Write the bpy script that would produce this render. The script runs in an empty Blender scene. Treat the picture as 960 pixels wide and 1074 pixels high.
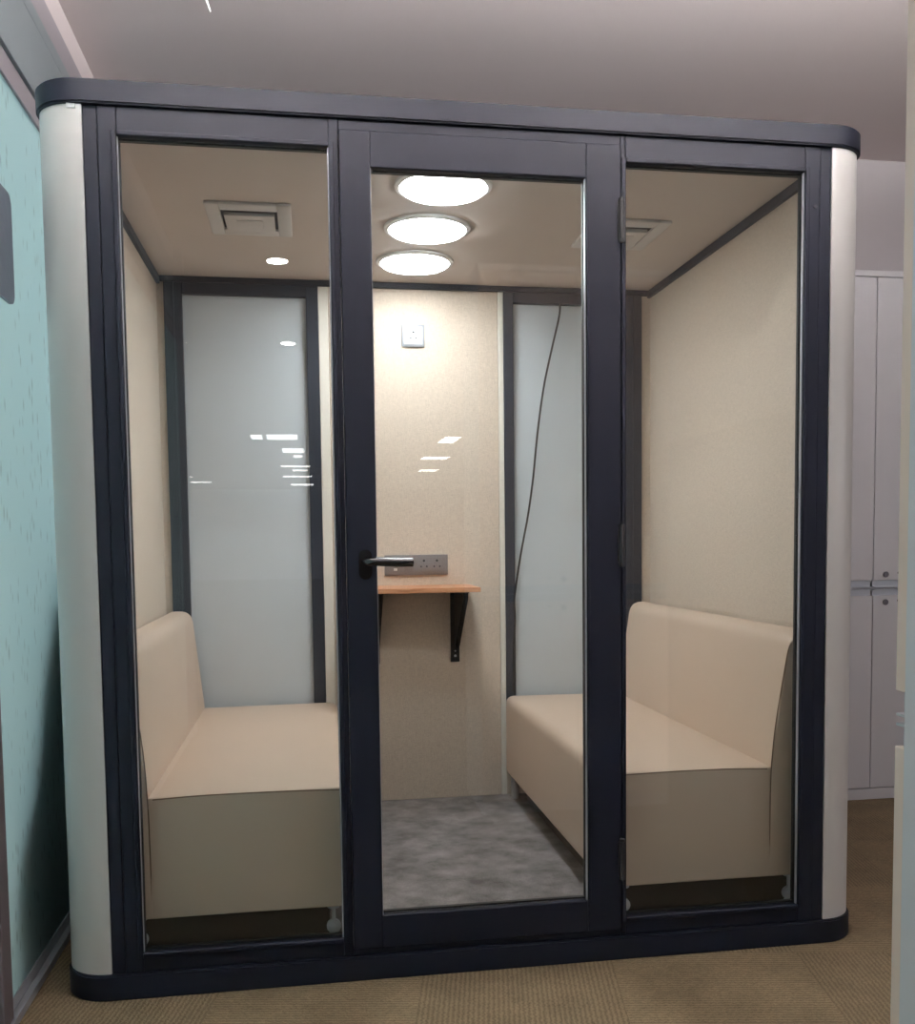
import bpy, bmesh, math, random
from mathutils import Vector, Matrix
random.seed(4)
S = bpy.context.scene
COL = S.collection
PI = math.pi

# ------------------------------------------------------------------ materials
def srgb(r, g, b):
    def f(c):
        c /= 255.0
        return c / 12.92 if c <= .04045 else ((c + .055) / 1.055) ** 2.4
    return (f(r), f(g), f(b), 1)

def nm(name):
    m = bpy.data.materials.new(name); m.use_nodes = True
    nt = m.node_tree; nt.nodes.clear()
    out = nt.nodes.new('ShaderNodeOutputMaterial')
    return m, nt, out

def node(nt, kind, **kw):
    n = nt.nodes.new(kind)
    for k, v in kw.items():
        if k in n.inputs: n.inputs[k].default_value = v
        else: setattr(n, k, v)
    return n

def coords(nt, scale=(1, 1, 1)):
    tc = node(nt, 'ShaderNodeTexCoord'); mp = node(nt, 'ShaderNodeMapping')
    mp.inputs['Scale'].default_value = scale
    nt.links.new(tc.outputs['Object'], mp.inputs['Vector'])
    return mp.outputs['Vector']

def ramp(nt, fac, stops):
    r = node(nt, 'ShaderNodeValToRGB')
    e = r.color_ramp.elements
    while len(e) < len(stops): e.new(.5)
    for k, (p, c) in enumerate(stops):
        e[k].position = p; e[k].color = c
    nt.links.new(fac, r.inputs['Fac'])
    return r.outputs['Color']

def surf(name, col, rough=.5, metal=0, spec=.5, var=.06, vscale=6, bump=0, bscale=200, bdist=.001, coat=0, stretch=(1, 1, 1)):
    """a plain surface with a little uneven tone and optional fine grain"""
    m, nt, out = nm(name)
    b = node(nt, 'ShaderNodeBsdfPrincipled')
    b.inputs['Roughness'].default_value = rough; b.inputs['Metallic'].default_value = metal
    b.inputs['Specular IOR Level'].default_value = spec
    b.inputs['Coat Weight'].default_value = coat; b.inputs['Coat Roughness'].default_value = .1
    v = coords(nt, stretch)
    n = node(nt, 'ShaderNodeTexNoise', Scale=vscale, Detail=4.0)
    nt.links.new(v, n.inputs['Vector'])
    lo = tuple(c * (1 - var) for c in col[:3]) + (1,); hi = tuple(min(1, c * (1 + var)) for c in col[:3]) + (1,)
    nt.links.new(ramp(nt, n.outputs['Fac'], [(.3, lo), (.7, hi)]), b.inputs['Base Color'])
    if bump:
        n2 = node(nt, 'ShaderNodeTexNoise', Scale=bscale, Detail=3.0); nt.links.new(v, n2.inputs['Vector'])
        bp = node(nt, 'ShaderNodeBump', Strength=bump, Distance=bdist)
        nt.links.new(n2.outputs['Fac'], bp.inputs['Height']); nt.links.new(bp.outputs['Normal'], b.inputs['Normal'])
    nt.links.new(b.outputs[0], out.inputs['Surface'])
    return m

def fabric(name, col):
    """woven linen-like wall cloth"""
    m, nt, out = nm(name)
    b = node(nt, 'ShaderNodeBsdfPrincipled', Roughness=.85)
    b.inputs['Specular IOR Level'].default_value = .2
    v1 = coords(nt, (60, 60, 900)); v2 = coords(nt, (900, 900, 60))
    n1 = node(nt, 'ShaderNodeTexNoise', Scale=1.0, Detail=2.0); nt.links.new(v1, n1.inputs['Vector'])
    n2 = node(nt, 'ShaderNodeTexNoise', Scale=1.0, Detail=2.0); nt.links.new(v2, n2.inputs['Vector'])
    a = node(nt, 'ShaderNodeMath', operation='ADD'); nt.links.new(n1.outputs['Fac'], a.inputs[0]); nt.links.new(n2.outputs['Fac'], a.inputs[1])
    h = node(nt, 'ShaderNodeMath', operation='MULTIPLY'); nt.links.new(a.outputs[0], h.inputs[0]); h.inputs[1].default_value = .5
    lo = tuple(c * .82 for c in col[:3]) + (1,); hi = tuple(min(1, c * 1.14) for c in col[:3]) + (1,)
    nt.links.new(ramp(nt, h.outputs[0], [(.35, lo), (.65, hi)]), b.inputs['Base Color'])
    bp = node(nt, 'ShaderNodeBump', Strength=.25, Distance=.001); nt.links.new(h.outputs[0], bp.inputs['Height'])
    nt.links.new(bp.outputs['Normal'], b.inputs['Normal'])
    nt.links.new(b.outputs[0], out.inputs['Surface'])
    return m

def carpet(name, base, tile, contrast):
    """carpet: ribbed tiles whose ribs turn by a quarter from tile to tile (tile > 0), else mottled pile"""
    m, nt, out = nm(name)
    b = node(nt, 'ShaderNodeBsdfPrincipled', Roughness=.95); b.inputs['Specular IOR Level'].default_value = .1
    v = coords(nt)
    fine = node(nt, 'ShaderNodeTexNoise', Scale=260.0, Detail=3.0); nt.links.new(v, fine.inputs['Vector'])
    big = node(nt, 'ShaderNodeTexNoise', Scale=5.0 if tile else 9.0, Detail=6.0, Roughness=.65); nt.links.new(v, big.inputs['Vector'])
    lo = tuple(c * (1 - contrast) for c in base[:3]) + (1,); hi = tuple(c * (1 + contrast) for c in base[:3]) + (1,)
    c1 = ramp(nt, big.outputs['Fac'], [(.32, lo), (.68, hi)])
    h = fine.outputs['Fac']
    if tile:
        mp2 = node(nt, 'ShaderNodeMapping'); mp2.inputs['Rotation'].default_value = (0, 0, .18); mp2.inputs['Location'].default_value = (.13, .21, 0)
        nt.links.new(v, mp2.inputs['Vector']); vr = mp2.outputs['Vector']
        ck = node(nt, 'ShaderNodeTexChecker', Scale=1 / tile); nt.links.new(vr, ck.inputs['Vector'])
        wx = node(nt, 'ShaderNodeTexWave', Scale=26.0, Distortion=4.0, Detail=2.0); wx.bands_direction = 'X'; nt.links.new(vr, wx.inputs['Vector'])
        wy = node(nt, 'ShaderNodeTexWave', Scale=26.0, Distortion=4.0, Detail=2.0); wy.bands_direction = 'Y'; nt.links.new(vr, wy.inputs['Vector'])
        wx.inputs['Detail Scale'].default_value = 4; wy.inputs['Detail Scale'].default_value = 4
        mx = node(nt, 'ShaderNodeMix', data_type='FLOAT')
        nt.links.new(ck.outputs['Fac'], mx.inputs[0]); nt.links.new(wx.outputs['Fac'], mx.inputs[2]); nt.links.new(wy.outputs['Fac'], mx.inputs[3])
        ad = node(nt, 'ShaderNodeMath', operation='ADD'); nt.links.new(mx.outputs[0], ad.inputs[0])
        f2 = node(nt, 'ShaderNodeMath', operation='MULTIPLY'); nt.links.new(fine.outputs['Fac'], f2.inputs[0]); f2.inputs[1].default_value = 2.2
        nt.links.new(f2.outputs[0], ad.inputs[1]); h = ad.outputs[0]
        vt = node(nt, 'ShaderNodeMix', data_type='RGBA', blend_type='MULTIPLY'); vt.inputs[0].default_value = 1
        tone = ramp(nt, ck.outputs['Fac'], [(0, (.93, .93, .93, 1)), (1, (1.0, 1.0, 1.0, 1))])
        nt.links.new(c1, vt.inputs[6]); nt.links.new(tone, vt.inputs[7]); c1 = vt.outputs[2]
    pm = node(nt, 'ShaderNodeMix', data_type='RGBA', blend_type='MULTIPLY'); pm.inputs[0].default_value = 1
    hs = node(nt, 'ShaderNodeMath', operation='MULTIPLY'); nt.links.new(h, hs.inputs[0]); hs.inputs[1].default_value = .4 if tile else 1
    pr = ramp(nt, hs.outputs[0], [(.2 if not tile else .32, (.62, .62, .62, 1)), (.8 if not tile else .85, (1.25, 1.25, 1.25, 1))])
    nt.links.new(c1, pm.inputs[6]); nt.links.new(pr, pm.inputs[7])
    nt.links.new(pm.outputs[2], b.inputs['Base Color'])
    bp = node(nt, 'ShaderNodeBump', Strength=.5, Distance=.003); nt.links.new(h, bp.inputs['Height']); nt.links.new(bp.outputs['Normal'], b.inputs['Normal'])
    nt.links.new(b.outputs[0], out.inputs['Surface'])
    return m

def clear_glass(name, tint=(.94, .96, .96, 1), r0=.04):
    m, nt, out = nm(name)
    t = node(nt, 'ShaderNodeBsdfTransparent', Color=tint)
    g = node(nt, 'ShaderNodeBsdfGlossy', Roughness=.0, Color=(1, 1, 1, 1))
    lw = node(nt, 'ShaderNodeLayerWeight', Blend=.5)
    p = node(nt, 'ShaderNodeMath', operation='POWER'); nt.links.new(lw.outputs['Facing'], p.inputs[0]); p.inputs[1].default_value = 5
    ma = node(nt, 'ShaderNodeMath', operation='MULTIPLY_ADD'); nt.links.new(p.outputs[0], ma.inputs[0]); ma.inputs[1].default_value = 1 - r0; ma.inputs[2].default_value = r0
    mx = node(nt, 'ShaderNodeMixShader'); nt.links.new(ma.outputs[0], mx.inputs[0]); nt.links.new(t.outputs[0], mx.inputs[1]); nt.links.new(g.outputs[0], mx.inputs[2])
    nt.links.new(mx.outputs[0], out.inputs['Surface'])
    return m

def frosted(name, col, amount=.6):
    """teal film on glass: light passes diffusely; raindrop pattern in the film"""
    m, nt, out = nm(name)
    v = coords(nt, (24, 24, 9))
    vo = node(nt, 'ShaderNodeTexVoronoi', Scale=1.6, Randomness=1.0); nt.links.new(v, vo.inputs['Vector'])
    nz = node(nt, 'ShaderNodeTexNoise', Scale=.35, Detail=2.0); nt.links.new(v, nz.inputs['Vector'])
    ad = node(nt, 'ShaderNodeMath', operation='ADD'); nt.links.new(vo.outputs['Distance'], ad.inputs[0])
    sc = node(nt, 'ShaderNodeMath', operation='MULTIPLY'); nt.links.new(nz.outputs['Fac'], sc.inputs[0]); sc.inputs[1].default_value = .35
    nt.links.new(sc.outputs[0], ad.inputs[1])
    dk = tuple(c * .74 for c in col[:3]) + (1,)
    c = ramp(nt, ad.outputs[0], [(.22, dk), (.46, col)])
    t = node(nt, 'ShaderNodeBsdfTranslucent'); d = node(nt, 'ShaderNodeBsdfDiffuse'); g = node(nt, 'ShaderNodeBsdfGlossy', Roughness=.12)
    nt.links.new(c, t.inputs['Color'])
    dm = node(nt, 'ShaderNodeMix', data_type='RGBA', blend_type='MULTIPLY'); dm.inputs[0].default_value = 1; nt.links.new(c, dm.inputs[6]); dm.inputs[7].default_value = (.55, .6, .6, 1)
    nt.links.new(dm.outputs[2], d.inputs['Color'])
    m1 = node(nt, 'ShaderNodeMixShader'); m1.inputs[0].default_value = amount; nt.links.new(d.outputs[0], m1.inputs[1]); nt.links.new(t.outputs[0], m1.inputs[2])
    m2 = node(nt, 'ShaderNodeMixShader'); m2.inputs[0].default_value = .05; nt.links.new(m1.outputs[0], m2.inputs[1]); nt.links.new(g.outputs[0], m2.inputs[2])
    nt.links.new(m2.outputs[0], out.inputs['Surface'])
    return m

def glow(name, col, strength):
    m, nt, out = nm(name)
    e = node(nt, 'ShaderNodeEmission', Color=col, Strength=strength)
    nt.links.new(e.outputs[0], out.inputs['Surface'])
    return m

def wood(name):
    m, nt, out = nm(name)
    b = node(nt, 'ShaderNodeBsdfPrincipled', Roughness=.4)
    v = coords(nt, (2.5, 28, 28))
    n = node(nt, 'ShaderNodeTexNoise', Scale=2.0, Detail=5.0, Distortion=.6); nt.links.new(v, n.inputs['Vector'])
    c = ramp(nt, n.outputs['Fac'], [(.3, srgb(168, 112, 78)), (.55, srgb(204, 150, 112)), (.75, srgb(218, 172, 136))])
    nt.links.new(c, b.inputs['Base Color']); nt.links.new(b.outputs[0], out.inputs['Surface'])
    return m

M = dict(
    black=surf('black_aluminium', srgb(10, 14, 24), .5, .0, .16, .05, 4),
    blackcap=surf('black_cap_board', srgb(11, 15, 25), .52, .0, .16, .06, 5, .08, 300),
    glossblack=surf('gloss_black_metal', srgb(14, 15, 18), .14, 0, .6, .01),
    gasket=surf('rubber_gasket', srgb(18, 19, 22), .6),
    cream=surf('cream_side_laminate', srgb(211, 208, 204), .35, 0, .5, .02, 2, .04, 60),
    fabric=fabric('beige_wall_cloth', srgb(208, 195, 180)),
    podceil=surf('pod_ceiling_cloth', srgb(208, 199, 192), .85, 0, .2, .03, 3, .2, 400),
    strip=surf('white_panel_edge', srgb(225, 222, 212), .4, 0, .4, .03, 6),
    glass=clear_glass('clear_glass'),
    film=surf('white_film_glass', srgb(196, 205, 211), .55, 0, .3, .03, 1.5, coat=.35),
    leather=surf('cream_leatherette', srgb(209, 188.5, 169.5), .42, 0, .4, .025, 3, .12, 420, .0006),
    seam=surf('leather_seam', srgb(120, 100, 84), .6),
    podfloor=carpet('grey_mottled_carpet', srgb(138, 134, 134), 0, .42),
    chrome=surf('chrome', srgb(205, 205, 208), .2, .6, .5, .01),
    wood=wood('orange_wood_laminate'),
    socket=surf('socket_grey', srgb(128, 124, 124), .35, 0, .5, .02),
    socketwhite=surf('socket_white', srgb(206, 212, 222), .35, 0, .5, .01),
    socketrim=surf('socket_rim', srgb(150, 154, 160), .35, 0, .5, .01),
    dark=surf('dark_hole', srgb(22, 22, 24), .7),
    cable=surf('black_cable', srgb(20, 20, 22), .5),
    vent=surf('vent_plastic', srgb(214, 212, 210), .45, 0, .4, .01),
    lamp=glow('downlight_glow', (.99, .985, .985, 1), 43),
    lamptrim=surf('lamp_trim_white', srgb(230, 230, 228), .4),
    office=glow('office_lamp_glow', (1.0, .97, .97, 1), 11),
    spot=glow('office_downlight_glow', (1.0, .97, .96, 1), 260),
    fill_pendant=glow('fill_pendant_glow', (1.0, .975, .98, 1), 9),
    fill_uplight=glow('fill_uplight_glow', (1.0, .97, .96, 1), 760),
    ceil=surf('office_ceiling_paint', srgb(222, 211, 210), .85, 0, .2, .015, 1.2),
    wall=surf('office_wall_paint', srgb(190, 184, 186), .85, 0, .2, .015, 1.5),
    carpet=carpet('brown_ribbed_carpet', srgb(132, 116, 92), .5, .16),
    teal=frosted('teal_frosted_film', srgb(225, 247, 250), .78),
    alu=surf('silver_aluminium', srgb(186, 188, 194), .35, .25, .5, .02),
    greytr=surf('grey_transom_paint', srgb(150, 160, 164), .5, 0, .4, .02),
    mauve=surf('pale_mauve_trim', srgb(170, 163, 168), .55, 0, .4, .02),
    cab=surf('white_cabinet_laminate', srgb(216, 214, 217), .4, 0, .4, .012, 2),
    cabedge=surf('cream_cabinet_edge', srgb(232, 210, 196), .5, 0, .4, .01),
    blocker=surf('dark_blocker_surface', srgb(16, 34, 38), .7),
    mull=surf('grey_mauve_mullion', srgb(112, 102, 106), .5, 0, .4, .02),
    blacklit=surf('black_frame_lit_copy', srgb(40, 47, 59), .45, 0, .4, .04),  # lighter copy of the frame black, glare put into the colour
    satin=surf('satin_steel', srgb(206, 206, 210), .3, .2, .5, .01),
    base=surf('dark_shade_board', srgb(34, 28, 26), .6),
    lock=surf('lock_metal', srgb(92, 88, 92), .35, .7),
    plate=surf('grey_plate', srgb(132, 132, 146), .5, 0, .4, .06, 30),
)

# ------------------------------------------------------------------ mesh helpers
def bx(bm, x0, x1, y0, y1, z0, z1, bev=0, seg=2):
    r = bmesh.ops.create_cube(bm, size=1)
    bmesh.ops.scale(bm, vec=(x1 - x0, y1 - y0, z1 - z0), verts=r['verts'])
    bmesh.ops.translate(bm, vec=((x0 + x1) / 2, (y0 + y1) / 2, (z0 + z1) / 2), verts=r['verts'])
    if bev:
        es = {e for v in r['verts'] for e in v.link_edges}
        bmesh.ops.bevel(bm, geom=list(es), offset=bev, segments=seg, affect='EDGES', profile=.5)

def cyl(bm, c, r, h, axis='z', seg=32, r2=None, bev=0):
    q = bmesh.ops.create_cone(bm, cap_ends=True, segments=seg, radius1=r, radius2=r if r2 is None else r2, depth=h)
    vs = q['verts']
    if axis == 'x': bmesh.ops.rotate(bm, matrix=Matrix.Rotation(PI / 2, 3, 'Y'), verts=vs)
    if axis == 'y': bmesh.ops.rotate(bm, matrix=Matrix.Rotation(PI / 2, 3, 'X'), verts=vs)
    bmesh.ops.translate(bm, vec=c, verts=vs)
    if bev:
        es = [e for e in {e for v in vs for e in v.link_edges} if len(e.link_faces) == 2 and e.calc_face_angle(0) > .8]
        bmesh.ops.bevel(bm, geom=es, offset=bev, segments=2, affect='EDGES')

def prism(bm, pts, a0, a1, axis='z'):
    """extrude a closed outline between a0 and a1; outline is (x,y) for z, (x,z) for y, (y,z) for x"""
    def P(p, a):
        return {'z': (p[0], p[1], a), 'y': (p[0], a, p[1]), 'x': (a, p[0], p[1])}[axis]
    lo = [bm.verts.new(P(p, a0)) for p in pts]; hi = [bm.verts.new(P(p, a1)) for p in pts]
    n = len(pts)
    for i in range(n):
        bm.faces.new((lo[i], lo[(i + 1) % n], hi[(i + 1) % n], hi[i]))
    bm.faces.new(lo[::-1]); bm.faces.new(hi)
    bmesh.ops.recalc_face_normals(bm, faces=bm.faces[:])

def rrect(x0, x1, y0, y1, r, seg=12):
    out = []
    for cx, cy, a in ((x1 - r, y1 - r, 0), (x0 + r, y1 - r, 90), (x0 + r, y0 + r, 180), (x1 - r, y0 + r, 270)):
        for k in range(seg + 1):
            t = math.radians(a + 90 * k / seg)
            out.append((cx + r * math.cos(t), cy + r * math.sin(t)))
    return out

def tube(bm, pts, r, seg=12, caps=True, smooth_path=0):
    pts = [Vector(p) for p in pts]
    if smooth_path:
        q = []
        for i in range(len(pts) - 1):
            p0 = pts[max(i - 1, 0)]; p1 = pts[i]; p2 = pts[i + 1]; p3 = pts[min(i + 2, len(pts) - 1)]
            for k in range(smooth_path):
                t = k / smooth_path
                q.append(.5 * ((2 * p1) + (p2 - p0) * t + (2 * p0 - 5 * p1 + 4 * p2 - p3) * t * t + (3 * p1 - p0 - 3 * p2 + p3) * t ** 3))
        q.append(pts[-1]); pts = q
    rings = []
    prev = None
    for i, p in enumerate(pts):
        d = (pts[min(i + 1, len(pts) - 1)] - pts[max(i - 1, 0)]).normalized()
        if prev is None:
            prev = d.orthogonal().normalized()
        prev = (prev - d * prev.dot(d)).normalized()
        s = d.cross(prev)
        rr = r(i / (len(pts) - 1)) if callable(r) else r
        rings.append([bm.verts.new(p + (prev * math.cos(2 * PI * k / seg) + s * math.sin(2 * PI * k / seg)) * rr) for k in range(seg)])
    for a, b in zip(rings, rings[1:]):
        for k in range(seg):
            bm.faces.new((a[k], a[(k + 1) % seg], b[(k + 1) % seg], b[k]))
    if caps:
        bm.faces.new(rings[0][::-1]); bm.faces.new(rings[-1])
    bmesh.ops.recalc_face_normals(bm, faces=bm.faces[:])

def obj(name, bm, mat, parent=None, smooth=True, loc=None):
    me = bpy.data.meshes.new(name); bm.to_mesh(me); bm.free()
    if smooth:
        for p in me.polygons: p.use_smooth = True
        me.set_sharp_from_angle(angle=math.radians(32))
    me.materials.append(M[mat] if isinstance(mat, str) else mat)
    o = bpy.data.objects.new(name, me); COL.objects.link(o)
    if parent is not None: o.parent = parent
    if loc: o.location = loc
    return o

def B(): return bmesh.new()

def one(name, mat, parent, fn, **kw):
    bm = B(); fn(bm); return obj(name, bm, mat, parent, **kw)

def empty(name, label, cat, loc=(0, 0, 0), group=None):
    o = bpy.data.objects.new(name, None); COL.objects.link(o); o.location = loc
    o.empty_display_size = .1
    o['label'] = label; o['category'] = cat
    if group: o['group'] = group
    return o

def tag(o, label, cat, group=None):
    o['label'] = label; o['category'] = cat
    if group: o['group'] = group
    return o

def structure(o, label=None, cat=None):
    o['kind'] = 'structure'
    if label: o['label'] = label
    if cat: o['category'] = cat
    return o

def copy_tree(o, parent=None):
    c = o.copy(); COL.objects.link(c)
    if parent is not None: c.parent = parent
    for ch in [k for k in bpy.data.objects if k.parent == o]:
        copy_tree(ch, c)
    return c

# ------------------------------------------------------------------ dimensions (metres)
W, H, D = 2.116, 2.2, 1.5            # pod outer width and height, inner depth
YB = 1.6                             # pod outer back
ZF, ZC = .069, 2.1415                  # pod floor and ceiling
XL, XR = .064, 2.03                  # inner faces of the cloth side walls
RH = 2.79                            # office ceiling height
YW = 1.68                            # office back wall

# ------------------------------------------------------------------ the office room
structure(one('floor', 'carpet', None, lambda b: bx(b, -4.1, 7, -29, 1.9, -.08, 0), smooth=False), 'brown ribbed office carpet laid in tiles', 'floor')
structure(one('ceiling', 'ceil', None, lambda b: bx(b, -4.1, 7, -29, 1.9, RH, RH + .08), smooth=False), 'plain mauve-grey office ceiling', 'ceiling')
structure(one('wall_back', 'wall', None, lambda b: bx(b, -4.1, 7, YW, YW + .1, 0, RH), smooth=False), 'grey painted office wall behind the pod and cabinets', 'wall')
def side_wall2(b):
    bx(b, -4.1, -4.0, -29, -12, 0, RH); bx(b, -4.1, -4.0, -4.2, YW, 0, RH)
    bx(b, -4.1, -4.0, -12, -4.2, 0, .9); bx(b, -4.1, -4.0, -12, -4.2, 2.68, RH)
structure(one('wall_left', 'wall', None, side_wall2, smooth=False), 'plain wall of the next room', 'wall')
structure(one('wall_divider', 'wall', None, lambda b: bx(b, -4.0, -.06, -3.5, -3.41, 0, RH), smooth=False), 'plain wall closing the glazed next room', 'wall')
structure(one('wall_front', 'wall', None, lambda b: bx(b, -4.0, 6.9, -29.1, -29, 0, RH), smooth=False), 'far end wall of the office', 'wall')
def side_wall(xa, xb, wins, ya=-29):
    def f(b):
        ys = [ya] + [v for w in wins for v in w] + [YW]
        for k in range(0, len(ys), 2): bx(b, xa, xb, ys[k], ys[k + 1], 0, RH)
        for a, c in wins: bx(b, xa, xb, a, c, 0, .9); bx(b, xa, xb, a, c, 2.68, RH)
    return f
structure(one('wall_right', 'wall', None, side_wall(6.9, 7, [(-8.5, -1.2)]), smooth=False), 'plain office side wall with added daylight windows', 'wall')
def daylight(name, xa, ya, yb, n, side, label):  # unseen windows added so that sky light brightens the office ceiling
    t = bpy.data.objects.new(name, None); COL.objects.link(t); structure(t, label, 'window')
    def fr(b):
        for k in range(n + 1):
            y = ya + (yb - ya) * k / n
            y = min(max(y, ya + .026), yb - .026)
            bx(b, xa, xa + .06, y - .025, y + .025, .901, 2.679)
        bx(b, xa, xa + .06, ya, yb, .901, .95); bx(b, xa, xa + .06, ya, yb, 2.63, 2.679)
    one('window_frame', 'alu', t, fr, smooth=False)
    one('window_glass', 'glass', t, lambda b: bx(b, xa + .025, xa + .035, ya + .01, yb - .01, .94, 2.64), smooth=False)
    l = bpy.data.lights.new('daylight_portal', 'AREA'); l.shape = 'RECTANGLE'; l.size = 1.74; l.size_y = yb - ya
    l.cycles.is_portal = True
    lo = bpy.data.objects.new('daylight_portal', l); COL.objects.link(lo)
    lo.location = (xa + (.13 if side > 0 else -.07), (ya + yb) / 2, 1.79)
    lo.rotation_euler = (0, PI / 2 if side > 0 else -PI / 2, 0)
daylight('added_window_2', 6.92, -8.5, -1.2, 6, 1, 'unseen window band added on the office side wall for fill light')
daylight('added_window_3', -4.08, -12, -4.2, 5, -1, 'unseen window band added on the left office wall for fill light')

# left glazed partition : window_1
gl = bpy.data.objects.new('window_1', None); COL.objects.link(gl)
structure(gl, 'teal frosted glass partition with grey transom left of the pod', 'glass partition')
one('glass_pane', 'teal', gl, lambda b: bx(b, -.112, -.1, -.1, YW - .002, .05, 2.27), smooth=False)
one('glass_pane', 'teal', gl, lambda b: bx(b, -.112, -.1, -3.4, -.17, .05, 2.27), smooth=False)
one('mullion', 'mull', gl, lambda b: bx(b, -.13, -.085, -.169, -.101, .0, 2.27, .003), smooth=False)
def ch(b):
    bx(b, -.135, -.097, -3.4, YW - .002, .0, .05, .002)
    bx(b, -.0965, -.078, -3.4, YW - .002, .0, .022, .002)
one('bottom_channel', 'alu', gl, ch, smooth=False)
def tr(b):
    bx(b, -.14, -.084, -3.4, YW - .002, 2.335, 2.53, .002)
    bx(b, -.14, -.092, -3.4, YW - .002, 2.545, 2.59, .002)
one('transom', 'greytr', gl, tr, smooth=False)
one('transom_groove', 'dark', gl, lambda b: bx(b, -.138, -.1, -3.4, YW - .002, 2.531, 2.544), smooth=False)
one('lower_trim', 'mauve', gl, lambda b: bx(b, -.14, -.094, -3.4, YW - .002, 2.272, 2.334, .002), smooth=False)
one('upper_trim', 'mauve', gl, lambda b: bx(b, -.14, -.104, -3.4, YW - .002, 2.591, 2.695, .002), smooth=False)
one('upper_wall', 'ceil', gl, lambda b: bx(b, -.14, -.106, -3.4, YW - .002, 2.6955, RH - .001), smooth=False)
# rounded grey plate on the glass
def pl(b):
    prism(b, rrect(-.02, .172, 1.715, 1.985, .03), -.0995, -.092, 'x')
tag(one('wall_plate', 'plate', None, pl), 'grey rounded plate stuck on the teal frosted glass', 'plate')

# lit neighbouring room behind the partition
def tube_lamp(name, x, y, label, group, along='x', ln=1.2, z=RH, mat='office'):
    t = empty(name, label, 'ceiling light', (x, y, z), group)
    w = .03
    if along == 'x':
        one('housing', 'lamptrim', t, lambda b: bx(b, -ln / 2 - .02, ln / 2 + .02, -w - .01, w + .01, -.045, -.001, .004))
        one('diffuser', mat, t, lambda b: bx(b, -ln / 2, ln / 2, -w, w, -.06, -.0455, .004))
    else:
        one('housing', 'lamptrim', t, lambda b: bx(b, -w - .01, w + .01, -ln / 2 - .02, ln / 2 + .02, -.045, -.001, .004))
        one('diffuser', mat, t, lambda b: bx(b, -w, w, -ln / 2, ln / 2, -.06, -.0455, .004))
    return t
M['next'] = glow('next_room_lamp', (1.0, 1.0, 1.0, 1), 1300)
tube_lamp('linear_light', -1.15, .1, 'linear lamp in the room behind the teal glass, by the pod', None, 'y', 1.5, mat='next')

# dark seat-like shape added close behind the teal glass to shade it
ac = empty('light_blocker', 'added dark seat-like shape that shades the lower teal frosted glass', 'light_blocker', (0, 0, 0))
def side(x0, x1):
    def f(b):
        pts = [(.0, .04), (1.05, .04), (1.10, .62), (1.12, 1.02), (1.05, 1.10), (.62, 1.12), (.44, 1.06), (.32, .90), (.18, .62), (.04, .50), (-.02, .40)]
        prism(b, pts, x0, x1, 'x')
        bmesh.ops.bevel(b, geom=[e for e in b.edges if abs(e.verts[0].co.x - e.verts[1].co.x) < 1e-6], offset=.03, segments=3, affect='EDGES')
    return f
one('arm_panel', 'blocker', ac, side(-.30, -.17))
one('arm_panel', 'blocker', ac, side(-.98, -.85))
one('backrest', 'blocker', ac, lambda b: bx(b, -.845, -.305, .72, .98, .12, 1.02, .04, 3))
one('seat_cushion', 'blocker', ac, lambda b: bx(b, -.845, -.305, .02, .715, .12, .44, .04, 3))
for lx in (-.93, -.235):
    for ly in (.06, .98): one('leg', 'base', ac, lambda b: cyl(b, (lx, ly, .022), .02, .043, 'z', 16))

# office ceiling panels far behind the camera, mirrored in the panes
G = 'flat ceiling lights seen mirrored in the pod glass'
for x, y, wd, dp, lab in [
    (.24, -13.4, .47, .75, 'ceiling light mirrored widest at the top of the group in the left pod window'),
    (-.15, -13.4, .17, .6, 'small ceiling light mirrored at the left end of the left window top row'),
    (.38, -15.7, .38, .8, 'ceiling light mirrored just under the widest one in the left pod window'),
    (.45, -16.9, .17, .5, 'narrow ceiling light mirrored touching the underside of the second one in the left pod window'),
    (.37, -19.4, .62, .4, 'long ceiling light mirrored third row down in the left pod window'),
    (.46, -20.6, .33, .5, 'short ceiling light mirrored under the third row in the left pod window'),
    (.38, -22.7, .72, .5, 'long ceiling light mirrored fourth row down in the left pod window'),
    (.47, -26.2, .62, .7, 'long ceiling light mirrored lowest on the right of the left pod window'),
    (-2.15, -19.5, .22, .5, 'short ceiling light mirrored over the dark frame at the left of the left pod window'),
    (-2.5, -22.9, .65, .4, 'long ceiling light mirrored over the dark frame at the left of the left pod window'),
    (-2.40, -25.0, .95, .5, 'longest ceiling light mirrored lowest at the left of the left pod window'),
    (2.92, -13.7, .27, 1.0, 'ceiling light mirrored highest in the pod door glass'),
    (3.13, -17.2, .52, .65, 'ceiling light mirrored second from top in the pod door glass'),
    (3.40, -20.6, .42, .7, 'ceiling light mirrored lowest in the pod door glass')]:
    t = empty('ceiling_light', lab, 'ceiling light', (x, y, RH), G)
    one('frame', 'lamptrim', t, lambda b: bx(b, -wd / 2 - .012, wd / 2 + .012, -dp / 2 - .012, dp / 2 + .012, -.012, -.001, .002), smooth=False)
    one('diffuser', 'office', t, lambda b: bx(b, -wd / 2, wd / 2, -dp / 2, dp / 2, -.016, -.0125), smooth=False)

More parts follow.
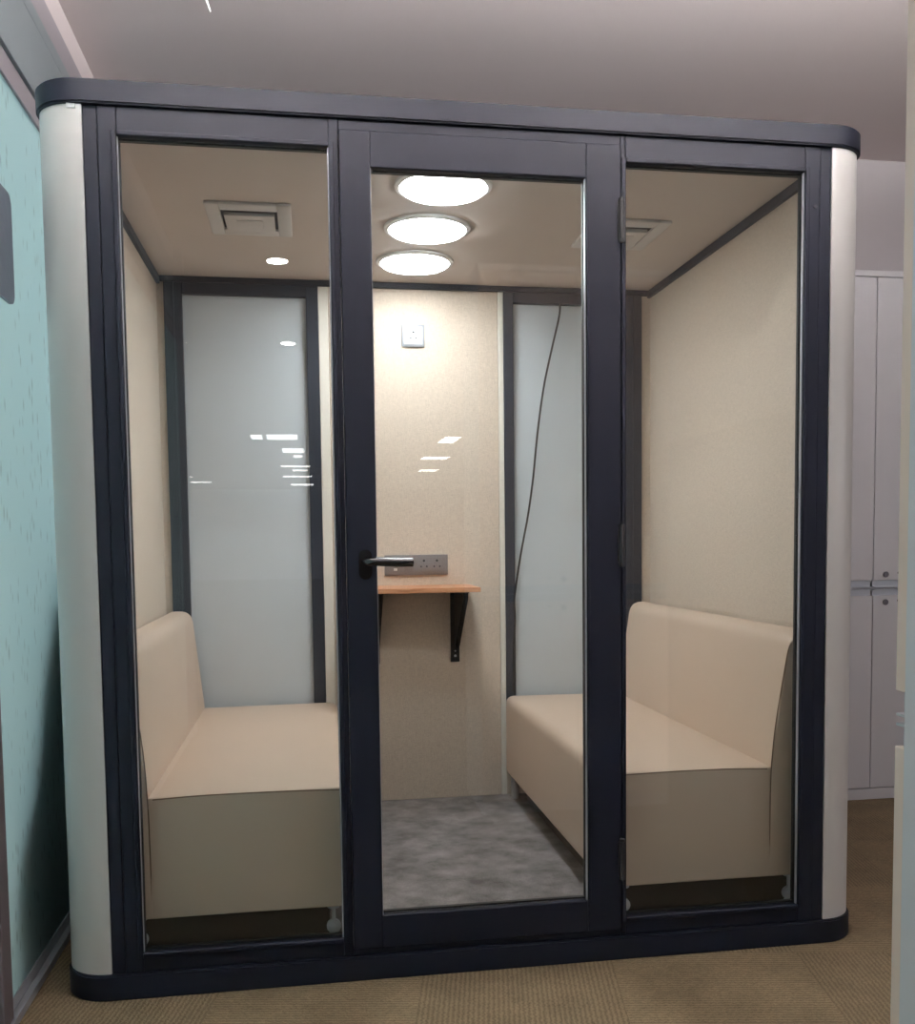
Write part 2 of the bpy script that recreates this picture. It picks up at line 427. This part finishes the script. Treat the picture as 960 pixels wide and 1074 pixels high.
# unseen hanging lamps added to brighten the ceiling and pod front
GL = 'unseen fill lamps added over the aisle in front of the pod'
for x, y, lab in ((.25, -.8, 'unseen fill lamp added over the aisle before the left pod window'), (1.85, -.8, 'unseen fill lamp added over the aisle before the right pod window')):
    t = empty('added_fill_lamp', lab, 'ceiling light', (x, y, RH), GL)
    one('diffuser', 'fill_pendant', t, lambda b: bx(b, -.62, .62, -.035, .035, -.33, -.29, .006))
    one('housing', 'alu', t, lambda b: bx(b, -.63, .63, -.04, .04, -.2895, -.262, .002))
    one('fill_uplight', 'fill_uplight', t, lambda b: bx(b, -.62, .62, -.034, .034, -.2615, -.256))
    for q in (-.5, .5):
        one('suspension_rod', 'alu', t, lambda b: cyl(b, (q, 0, -.128), .003, .254, 'z', 10))

def downlight(x, y, z, r, mat, label, group, name='downlight', drop=.009):
    t = empty(name, label, 'ceiling light', (x, y, z), group)
    def ring(b):
        n = 48
        prof = [(r * 1.02, -.001), (r * 1.16, -.001), (r * 1.15, -.008), (r * 1.05, -.012), (r * 1.02, -.010)]
        rg = [[b.verts.new((p[0] * math.cos(2 * PI * k / n), p[0] * math.sin(2 * PI * k / n), p[1])) for k in range(n)] for p in prof]
        for i in range(len(prof)):
            a, c = rg[i], rg[(i + 1) % len(prof)]
            for k in range(n): b.faces.new((a[k], a[(k + 1) % n], c[(k + 1) % n], c[k]))
        bmesh.ops.recalc_face_normals(b, faces=b.faces[:])
    one('trim_ring', 'lamptrim', t, ring)
    one('diffuser', mat, t, lambda b: cyl(b, (0, 0, -.001 - drop / 2), r, drop, 'z', 48, bev=drop * .3))
    return t
GO = 'office downlights mirrored in the left pod window'
downlight(.48, -6.0, RH, .06, 'spot', 'round downlight mirrored in the middle of the left pod window', GO)
downlight(.47, -3.55, RH, .06, 'spot', 'round downlight mirrored just below the left pod air vent', GO)

downlight(-.375, -6.05, RH, .035, 'spot', 'small downlight mirrored over the left dark frame edge of the left pod window', GO)
# pale tip hanging from the office ceiling
def tip(b):
    tube(b, [(.352, .6, RH - .002), (.345, .6, RH - .04), (.353, .6, 2.715), (.366, .6, 2.674)], lambda t: .011 * (1 - t) + .0015, 10, smooth_path=5)
tag(one('ceiling_hook', 'lamptrim', None, tip), 'thin pale pointed hook hanging from the office ceiling', 'hook')

# ------------------------------------------------------------------ tall white cabinets
def cabinet(x0, x1, y0, y1, label, door_mat='cab'):
    """fronts face -y when y0 is the front; returns the thing. local frame: x 0..w, front at y=0, depth +y"""
    w = x1 - x0; d = y1 - y0
    t = empty('storage_cabinet', label, 'cabinet', (x0, y0, 0), 'tall white cabinets')
    def carc(b):
        bx(b, 0, .018, .022, d, .05, 2.19); bx(b, w - .018, w, .022, d, .05, 2.19)
        bx(b, .0185, w - .0185, d - .01, d, .05, 2.19); bx(b, .0185, w - .0185, .022, d - .0105, .05, .068)
        bx(b, .0185, w - .0185, .022, d - .0105, .893, .911)
    one('body', 'cab', t, carc, smooth=False)
    one('plinth', 'cab', t, lambda b: bx(b, 0, w, .006, d, 0, .047, .002), smooth=False)
    one('top_panel', 'cab', t, lambda b: bx(b, -.004, w + .004, -.004, d, 2.192, 2.216, .002), smooth=False)
    dw = w / 2
    for side in (0, 1):
        for lev in (0, 1):
            a, c = side * dw + .002, (side + 1) * dw - .002
            z0, z1 = ((.052, .872), (.938, 2.189))[lev]
            dr = one('door', door_mat, t, lambda b: bx(b, a, c, 0, .02, z0, z1, .0015), smooth=False)
            # aluminium grip profile running along the door edge
            if lev:
                pf = [(.0165, .9375), (.0205, .9375), (.0205, .908), (.001, .908), (.001, .9115), (.0165, .9115)]
            else:
                pf = [(.0165, .8725), (.0205, .8725), (.0205, .900), (.001, .900), (.001, .8965), (.0165, .8965)]
            one('handle', 'alu', dr, lambda b: prism(b, pf, a + .004, c - .001, 'x'))
            if side:
                zl = .962 if lev else .845
                def lk(b):
                    cyl(b, (a + .055, -.003, zl), .0125, .006, 'y', 24, bev=.001)
                    bx(b, a + .0535, a + .0565, -.0065, -.0062, zl - .006, zl + .006)
                one('lock', 'lock', dr, lk)
                one('screw_cap', 'lock', dr, lambda b: cyl(b, (a + .115, -.001, zl + .006), .0055, .002, 'y', 12))
    return t
cabinet(2.508, 3.408, 1.35, YW - .01, 'tall white two-tier cabinet with grip strips standing against the far wall')
near = cabinet(0, .8, 0, .42, 'white cabinet seen edge-on at the right side, nearest the camera', 'cabedge')
near.rotation_euler = (0, 0, PI)
near.location = (2.098, -1.424, 0)

# ------------------------------------------------------------------ the meeting pod
pod = empty('meeting_pod', 'black-framed glass meeting pod with cream rounded corners on brown carpet', 'meeting pod', (0, 0, 0))
def part(name, mat, fn, parent=pod, **kw): return one(name, mat, parent, fn, **kw)

part('roof_cap', 'blackcap', lambda b: (prism(b, rrect(-.006, W + .006, -.012, YB + .006, .115, 16), 2.1455, 2.2), bmesh.ops.bevel(b, geom=[e for e in b.edges if abs(e.verts[0].co.z - e.verts[1].co.z) < 1e-5], offset=.004, segments=2, affect='EDGES')))
part('base_plinth', 'blackcap', lambda b: (prism(b, rrect(-.004, W + .004, -.010, YB + .004, .112, 16), .0, .064), bmesh.ops.bevel(b, geom=[e for e in b.edges if abs(e.verts[0].co.z - e.verts[1].co.z) < 1e-5], offset=.004, segments=2, affect='EDGES')))

def side_outline(xf, xi):
    """U-shaped cream side wall: from the front frame round both corners to the back"""
    r = .108; seg = 14
    p = [(.1155, 0.0)]
    for k in range(seg + 1):
        t = math.radians(270 - 90 * k / seg); p.append((r + r * math.cos(t), r + r * math.sin(t)))
    for k in range(seg + 1):
        t = math.radians(180 - 90 * k / seg); p.append((r + r * math.cos(t), YB - r + r * math.sin(t)))
    p += [(.1155, YB), (.1155, YB - .012), (.054, YB - .012), (.054, .062), (.1155, .062)]
    return p
so = side_outline(0, 0)
part('side_panel', 'cream', lambda b: prism(b, so, .0645, 2.145))
part('side_panel', 'cream', lambda b: prism(b, [(W - x, y) for x, y in so][::-1], .0645, 2.145))
# small latch plate where the left panel meets the cap
part('panel_clip', 'lamptrim', lambda b: bx(b, .083, .103, -.004, .001, 2.134, 2.1445, .001))

# cloth side walls, back walls
part('wall_cloth', 'fabric', lambda b: bx(b, .0545, XL, .066, D, ZF, ZC - .0002), smooth=False)
part('wall_cloth', 'fabric', lambda b: bx(b, XR, W - .0545, .066, D, ZF, ZC - .0002), smooth=False)
part('centre_wall_panel', 'fabric', lambda b: bx(b, .711, 1.387, D - .004, D + .05, ZF, 2.118, .003), smooth=False)
def bk(b):
    bx(b, XL, .0905, D, D + .05, ZF, ZC - .0002); bx(b, 1.9905, XR, D, D + .05, ZF, ZC - .0002)
    bx(b, .0905, .672, D + .001, D + .05, ZF, .30); bx(b, 1.409, 1.9905, D + .001, D + .05, ZF, .30)
    bx(b, .0905, 1.9905, D + .001, D + .05, 2.119, ZC - .0002)
part('back_wall_cloth', 'fabric', bk, smooth=False)
part('edge_strip', 'strip', lambda b: bx(b, .6725, .7105, D - .008, D + .05, ZF, 2.118, .002), smooth=False)
part('edge_strip', 'strip', lambda b: bx(b, 1.3875, 1.4085, D - .008, D + .05, ZF, 2.118, .002), smooth=False)
part('ceiling_panel', 'podceil', lambda b: bx(b, .0545, W - .0545, .063, D + .05, ZC, 2.1454), smooth=False)
part('floor_carpet', 'podfloor', lambda b: bx(b, .055, W - .055, .062, D + .05, .0642, ZF), smooth=False)
def ctrim(b):
    bx(b, XL + .0005, XL + .014, .066, D - .0005, 2.112, ZC - .0004, .002)
    bx(b, XR - .014, XR - .0005, .066, D - .0005, 2.112, ZC - .0004, .002)
    bx(b, XL + .0145, XR - .0145, D - .014, D - .0005, 2.119, ZC - .0004, .002)
part('ceiling_trim', 'blacklit', ctrim, smooth=False)

# back frosted windows (frame > frosted pane)
def back_window(x0, x1, g0, g1):
    def fr(b):
        y0, y1 = D - .012, D + .048
        bx(b, x0, g0, y0, y1, .301, 2.118, .002); bx(b, g1, x1, y0, y1, .301, 2.118, .002)
        bx(b, g0, g1, y0, y1, 2.075, 2.118, .002); bx(b, g0, g1, y0, y1, .301, .345, .002)
        a = .5 * (x0 + g0) if g0 - x0 > .05 else .5 * (g1 + x1)
        bx(b, a - .004, a + .004, y0 - .005, y0 + .001, .301, 2.118, .001)
    f = part('back_window', 'blacklit', fr, smooth=False)
    one('frosted_pane', 'film', f, lambda b: bx(b, g0 - .001, g1 + .001, D + .012, D + .02, .344, 2.076), smooth=False)
    return f
back_window(.091, .672, .158, .625)
back_window(1.409, 1.990, 1.449, 1.920)

# front frame
def ff(b):
    y0, y1 = 0.0, .030
    z0, z1 = .0645, 2.145
    bx(b, .116, .148, y0 + .004, y1, z0, z1, .002); bx(b, W - .148, W - .116, y0 + .004, y1, z0, z1, .002)   # outer jambs
    bx(b, .149, .192, y0, y1, z0, z1, .003); bx(b, W - .192, W - .149, y0, y1, z0, z1, .003)
    bx(b, .684, .708, y0, y1, z0, z1, .003); bx(b, 1.419, 1.433, y0, y1, z0, z1, .003)                 # mullions
    bx(b, .1915, .6845, y0, y1, 2.077, z1, .003); bx(b, .1915, .6845, y0, y1, z0, .113, .003)
    bx(b, 1.4325, W - .1915, y0, y1, 2.077, z1, .003); bx(b, 1.4325, W - .1915, y0, y1, z0, .113, .003)
    bx(b, .7075, 1.4195, y0, y1, 2.118, z1, .003); bx(b, .7075, 1.4195, y0, y1, z0, .082, .003)         # over and under the door
    for a, c in ((.192, .684), (1.433, W - .192)):                                                         # raised beads round each pane
        o = .012; yb = -.006
        bx(b, a - o, a, yb, y0 + .001, .113 - o, 2.077 + o, .0025); bx(b, c, c + o, yb, y0 + .001, .113 - o, 2.077 + o, .0025)
        bx(b, a, c, yb, y0 + .001, 2.077, 2.077 + o, .0025); bx(b, a, c, yb, y0 + .001, .113 - o, .113, .0025)
front = part('front_frame', 'black', ff, smooth=False)
def gk(a, c, z0, z1, y, t=.004):
    def f(b):
        bx(b, a - .001, a + t, y, y + .012, z0, z1); bx(b, c - t, c + .001, y, y + .012, z0, z1)
        bx(b, a + t, c - t, y, y + .012, z1 - t, z1); bx(b, a + t, c - t, y, y + .012, z0, z0 + t)
    return f
def pane(par, a, c, z0, z1, y=.012):
    one('glass_pane', 'glass', par, lambda b: bx(b, a + .0005, c - .0005, y, y + .01, z0 + .0005, z1 - .0005), smooth=False)
    one('gasket', 'gasket', par, gk(a, c, z0, z1, y + .0105, .003), smooth=False)
    one('glazing_bead', 'alu', par, lambda b: (bx(b, a, a + .0018, y - .008, y - .0005, z0, z1), bx(b, c - .003, c, y - .008, y - .0005, z0, z1)), smooth=False)
pane(front, .192, .684, .113, 2.077)
pane(front, 1.433, W - .192, .113, 2.077)
part('screw', 'dark', lambda b: cyl(b, (1.953, -.001, 1.99), .005, .003, 'y', 16), parent=front)

# door leaf
def df(b):
    y0, y1 = -.008, .026
    bx(b, .709, .784, y0, y1, .083, 2.117, .003); bx(b, 1.327, 1.418, y0, y1, .083, 2.117, .003)
    bx(b, .7835, 1.3275, y0, y1, 2.031, 2.117, .003); bx(b, .7835, 1.3275, y0, y1, .083, .167, .003)
    bx(b, 1.300 + .028, 1.3285 + .006, y0 - .003, y0 + .001, .167, 2.031, .001)
door = part('door', 'black', df, smooth=False)
pane(door, .784, 1.327, .167, 2.031, .006)
def hdl(b):
    y = -.008
    prism(b, rrect(.739, .771, 1.028, 1.102, .0158), y - .009, y, 'y')
    bmesh.ops.bevel(b, geom=[e for e in b.edges if abs(e.verts[0].co.y - e.verts[1].co.y) < 1e-6 and e.verts[0].co.y < y - .005], offset=.003, segments=2, affect='EDGES')
    tube(b, [(.755, y - .008, 1.073), (.755, y - .034, 1.073), (.758, y - .047, 1.073), (.766, y - .054, 1.073), (.79, y - .056, 1.072), (.83, y - .056, 1.070), (.858, y - .054, 1.070), (.869, y - .052, 1.070)],
         lambda t: .0098 + .0014 * t if t < .97 else .006, 16, smooth_path=4)
    cyl(b, (.755, y - .010, 1.045), .004, .004, 'y', 16)
one('handle', 'glossblack', door, hdl)
def hdi(b):
    y = .026
    prism(b, rrect(.739, .771, 1.028, 1.102, .0158), y, y + .009, 'y')
    tube(b, [(.755, y + .008, 1.073), (.755, y + .034, 1.073), (.766, y + .052, 1.073), (.80, y + .055, 1.072), (.860, y + .052, 1.070)], .0105, 14, smooth_path=4)
one('handle', 'gasket', door, hdi)
for zc in (1.93, 1.105, .275):
    one('hinge', 'gasket', door, lambda b: (cyl(b, (1.4185, -.013, zc), .0065, .095, 'z', 20, bev=.001), cyl(b, (1.4185, -.013, zc + .0515), .0075, .008, 'z', 20, bev=.001), cyl(b, (1.4185, -.013, zc - .0515), .0075, .008, 'z', 20, bev=.001), bx(b, 1.409, 1.428, -.010, -.0075, zc - .048, zc + .048)))

# ------------------------------------------------------------------ in the pod: ceiling lamps and vents
GP = 'round lamps in a row on the pod ceiling'
for y, lab in ((.40, 'glaring round lamp on the pod ceiling, nearest the door'), (.79, 'glaring round lamp on the pod ceiling, middle of three'), (1.18, 'glaring round lamp on the pod ceiling, nearest the back wall')):
    downlight(1.02, y, ZC, .122, 'lamp', lab, GP, 'round_ceiling_lamp', .018)

def vent(xc, label):
    t = empty('air_vent', label, 'vent', (xc, .765, ZC), 'square air vents on the pod ceiling')
    def fr(b):
        a, c, e = .128, .150, .086
        z0, z1 = -.011, -.0005
        bx(b, -a, -e, -c, c, z0, z1, .003); bx(b, e, a, -c, c, z0, z1, .003)
        bx(b, -e, e, -c, -c + .055, z0, z1, .003); bx(b, -e, e, c - .055, c, z0, z1, .003)
    one('frame', 'vent', t, fr)
    one('recess', 'dark', t, lambda b: bx(b, -.085, .085, -.094, .094, -.004, -.0005), smooth=False)
    def ct(b):
        bx(b, -.076, .076, -.064, .086, -.017, -.0045, .003)
        bx(b, -.040, .040, -.030, .045, -.0205, -.0168, .0015)
    one('centre_plate', 'vent', t, ct)
    return t
vent(.457, 'square pale air vent on pod ceiling above the left bench')
vent(1.663, 'square pale air vent on pod ceiling above the right bench')

# ------------------------------------------------------------------ benches
def bench(label, mirror):
    t = empty('upholstered_bench', label, 'bench', (0, 0, 0), 'cream leatherette benches in the pod')
    X = (lambda x: W - x) if mirror else (lambda x: x)
    y0, y1 = .068, 1.462
    zb, zt = .170, .487
    # seat block : profile in x,z extruded along y, crowned and softened
    def soft(b, outline, ya, yb, bev, nseg=24, crown=None):
        n = len(outline)
        rings = []
        prof = []
        k = 5
        for i in range(k + 1):
            th = PI / 2 * i / k; prof.append((ya + bev * (1 - math.sin(th)), bev * (1 - math.cos(th)) if False else bev * (1 - math.cos(PI / 2 - th))))
        prof = [(ya + bev * (1 - math.cos(PI / 2 * i / k)), bev * (1 - math.sin(PI / 2 * i / k))) for i in range(k + 1)]
        mids = [ya + bev + (yb - ya - 2 * bev) * i / nseg for i in range(1, nseg)]
        back = [(yb - (p[0] - ya), p[1]) for p in prof[::-1]]
        seq = prof + [(m, 0) for m in mids] + back
        cx = sum(p[0] for p in outline) / n; cz = sum(p[1] for p in outline) / n
        for (yy, ins) in seq:
            ring = []
            for (px, pz) in outline:
                dx, dz = px - cx, pz - cz; L = math.hypot(dx, dz)
                f = max(0, 1 - ins / L)
                qx, qz = cx + dx * f, cz + dz * f
                if crown: qz += crown(qx, yy, qz)
                ring.append(b.verts.new((X(qx), yy, qz)))
            rings.append(ring)
        for a, c in zip(rings, rings[1:]):
            for i in range(n):
                b.faces.new((a[i], a[(i + 1) % n], c[(i + 1) % n], c[i]))
        b.faces.new(rings[0]); b.faces.new(rings[-1][::-1])
        bmesh.ops.recalc_face_normals(b, faces=b.faces[:])
    def fil(pts, rads, seg=8):
        out = []; n = len(pts)
        for i, (p, r) in enumerate(zip(pts, rads)):
            p = Vector(p); a = Vector(pts[i - 1]); c = Vector(pts[(i + 1) % n])
            u = (a - p).normalized(); v = (c - p).normalized()
            if r <= 0: out.append(tuple(p)); continue
            s0 = p + u * r; s1 = p + v * r
            for k in range(seg + 1):
                tt = k / seg; q = s0 * (1 - tt) ** 2 + p * 2 * tt * (1 - tt) + s1 * tt ** 2
                out.append((q.x, q.y))
        return out
    def dense(pts, step=.03):
        out = []
        for i, p in enumerate(pts):
            q = pts[(i + 1) % len(pts)]; L = math.dist(p, q); m = max(1, int(L / step))
            for k in range(m): out.append((p[0] + (q[0] - p[0]) * k / m, p[1] + (q[1] - p[1]) * k / m))
        return out
    xi, xs, xb, xt = (1.400, 1.908, 2.044, 1.952) if mirror else (1.400, 1.872, 2.012, 1.932)   # inner edge, foot of backrest, wall side, backrest top
    seat = dense(fil([(xi, zb), (xs + .006, zb), (xs + .006, zt - .004), (xi, zt)], [.012, .005, .004, .034]))
    def crown(x, y, z):
        if z < .40: return 0
        u = (x - xi) / (xs - xi); v = (y - y0) / (y1 - y0)
        w = max(0, 1 - abs(2 * v - 1) ** 6) * max(0, 1 - abs(2 * u - 1) ** 4)
        return .010 * w * (z - .40) / .087
    sb = B(); soft(sb, seat, y0 + .0005, y1, .006, 28, crown); s = obj('seat', sb, 'leather', t)
    back = dense(fil([(xs, zb), (xb, zb), (xb, .862), (xt, .862), (xs + .004, .485)], [.004, .01, .030, .045, .02]))
    bb = B(); soft(bb, back, y0, y1, .006, 28, lambda x, y, z: -.010 * max(0, 1 - (y - y0) / .12) ** 2 if z > .7 else 0); k = obj('backrest', bb, 'leather', t)
    # piping along the near end of the backrest and the near top edge of the seat
    pb = B(); tube(pb, [(X(xs + .004), y0 + .002, zb + .01), (X(xs + .004), y0 + .001, .34), (X(xs + .006), y0 + .001, .47), (X(xs + .3 * (xt - xs)), y0 + .001, .60), (X(xs + .74 * (xt - xs)), y0 + .001, .76), (X(xt - .004), y0 + .002, .815), (X(xt + .013), y0 + .003, .840), (X(xt + .04), y0 + .003, .848)], .0018, 6, smooth_path=4); obj('piping', pb, 'seam', k)
    ps = B(); tube(ps, [(X(xi + .03), y0 + .001, zt - .007), (X(xi + .16), y0 + .001, zt - .004), (X(xs - .14), y0 + .001, zt - .004), (X(xs - .006), y0 + .001, zt - .009)], .0019, 6, smooth_path=4); obj('piping', ps, 'seam', s)
    obj('under_seat_shade', (lambda b: (bx(b, min(X(xi + .065), X(xb - .02)), max(X(xi + .065), X(xb - .02)), y0 + .075, y1 - .09, ZF + .001, zb + .002, .002), b)[1])(B()), 'base', t, smooth=False)  # dark block added to stand in for the shade under the seat
    for lx in (1.455, 1.944):
        ly = y0 + .022
        lg = B()
        cyl(lg, (X(lx), ly, .140), .0055, .062, 'z', 16)
        cyl(lg, (X(lx), ly, .166), .016, .006, 'z', 24)
        cyl(lg, (X(lx), ly, .112), .0185, .020, 'y', 28, bev=.004)
        cyl(lg, (X(lx), ly, .082), .013, .024, 'z', 24, bev=.002); cyl(lg, (X(lx), ly - .012, .112), .007, .006, 'y', 20, bev=.001)
        obj('caster', lg, 'satin', t)
        lg = B()
        cyl(lg, (X(lx if lx > 1.6 else 1.430), y1 - .03, .1185), .017, .098, 'z', 28)
        cyl(lg, (X(lx if lx > 1.6 else 1.430), y1 - .03, .167), .024, .005, 'z', 28)
        obj('leg', lg, 'chrome', t)
    return t
bench('cream leatherette bench along the left wall of the pod', True)
bench('cream leatherette bench along the right wall of the pod', False)

# ------------------------------------------------------------------ shelf, sockets, cable
sh = empty('wall_shelf', 'small orange wood shelf on black brackets under the long socket plate', 'shelf', (0, 0, 0))
yw = D - .0045
one('shelf_board', 'wood', sh, lambda b: bx(b, .76, 1.256, 1.20, yw, .928, .946, .0015), smooth=False)
for xc in (.872, 1.197):
    def br(b):
        bx(b, xc - .018, xc + .018, yw - .005, yw, .63, .9275, .001)
        bx(b, xc - .018, xc + .018, 1.225, yw - .0051, .9225, .9275, .001)
        prism(b, [(yw - .0052, .922), (1.235, .922), (1.235, .905), (yw - .03, .70), (yw - .0052, .69)], xc - .0018, xc + .0018, 'x')
        prism(b, [(yw - .0052, .922), (1.235, .922), (1.235, .905), (yw - .03, .70), (yw - .0052, .69)], xc + .0125, xc + .016, 'x')
    k = one('bracket', 'black', sh, br, smooth=False)
    one('screw', 'chrome', k, lambda b: cyl(b, (xc, yw - .0065, .655), .0055, .003, 'y', 16))
    one('screw', 'chrome', k, lambda b: cyl(b, (xc, yw - .0065, .675), .0035, .003, 'y', 16))

def holes(b, x, z, y, s=1.0):
    cyl(b, (x, y, z + .011 * s), .0038 * s, .001, 'y', 14)
    cyl(b, (x - .0095 * s, y, z - .0085 * s), .0028 * s, .001, 'y', 14)
    cyl(b, (x + .0095 * s, y, z - .0085 * s), .0028 * s, .001, 'y', 14)
# square socket up on the wall
s1 = empty('wall_socket', 'small square pale socket high on the beige back panel', 'socket', (1.043, yw, 1.937))
one('rim', 'socketrim', s1, lambda b: bx(b, -.046, .046, -.008, 0, -.044, .044, .003))
one('face_plate', 'socketwhite', s1, lambda b: bx(b, -.037, .037, -.0105, -.0081, -.035, .035, .001))
one('pin_holes', 'dark', s1, lambda b: holes(b, .001, 0, -.0108, 1.15))
# long grey socket plate above the shelf
s2 = empty('socket_plate', 'long grey socket plate on the back panel just above the wood shelf', 'socket', (1.043, yw, 1.027))
one('rim', 'socket', s2, lambda b: bx(b, -.128, .128, -.010, 0, -.041, .041, .003))
one('face_plate', 'socket', s2, lambda b: bx(b, -.118, .118, -.0125, -.0101, -.032, .032, .001))
for hx in (.030, .083): one('pin_holes', 'dark', s2, lambda b: holes(b, hx, .004, -.0128, 1.2))
one('switch', 'socket', s2, lambda b: bx(b, -.048, -.010, -.0175, -.0126, -.022, .022, .002))
one('switch', 'socket', s2, lambda b: bx(b, -.104, -.062, -.0165, -.0126, -.004, .022, .002))
one('usb_port', 'lamptrim', s2, lambda b: bx(b, -.092, -.078, -.0140, -.0126, -.022, -.012, .001))

yc = D - .022
cp = [(1.641, yc, 2.078), (1.636, yc, 2.02), (1.606, yc, 1.895), (1.571, yc, 1.738), (1.545, yc, 1.562), (1.525, yc, 1.378), (1.511, yc, 1.278), (1.498, yc, 1.20), (1.470, yc, 1.06), (1.448, yc, .925), (1.442, yc, .87), (1.445, yc, .80), (1.440, yc, .72), (1.438, yc, .60), (1.437, yc, .50)]
cab = B(); tube(cab, cp, .0042, 8, smooth_path=4)
tag(obj('power_cable', cab, 'cable', None), 'thin black cable hanging down in front of the right frosted window', 'cable')

# ------------------------------------------------------------------ world, camera, colour
w = bpy.data.worlds.new('world'); S.world = w; w.use_nodes = True
bg = w.node_tree.nodes['Background']; bg.inputs['Color'].default_value = (.80, .78, .84, 1); bg.inputs['Strength'].default_value = 3.4

cam = bpy.data.cameras.new('camera'); co = bpy.data.objects.new('camera', cam); COL.objects.link(co)
yaw, pitch, roll = .16321661, -.06600111, -.01076008
fwd = Vector((math.sin(yaw) * math.cos(pitch), math.cos(yaw) * math.cos(pitch), math.sin(pitch)))
right = Vector((math.cos(yaw), -math.sin(yaw), 0)); up = right.cross(fwd)
r2 = right * math.cos(roll) + up * math.sin(roll); u2 = -right * math.sin(roll) + up * math.cos(roll)
mt = Matrix((r2, u2, -fwd)).transposed().to_4x4(); mt.translation = Vector((.61665553, -2.49463114, 1.11980159))
co.matrix_world = mt
cam.sensor_fit = 'HORIZONTAL'; cam.sensor_width = 36; cam.lens = 39.0237
cam.shift_x = -.01701; cam.shift_y = .10370
cam.clip_start = .02; cam.clip_end = 100
S.camera = co
S.view_settings.view_transform = 'Standard'; S.view_settings.look = 'None'
S.view_settings.gamma = 1; S.view_settings.exposure = 0; S.view_settings.use_curve_mapping = False
S.cycles.use_denoising = True
S.cycles.max_bounces = 10; S.cycles.diffuse_bounces = 5; S.cycles.glossy_bounces = 4; S.cycles.transparent_max_bounces = 16; S.cycles.transmission_bounces = 4
S.cycles.sample_clamp_indirect = 6
S.cycles.caustics_reflective = False; S.cycles.caustics_refractive = False
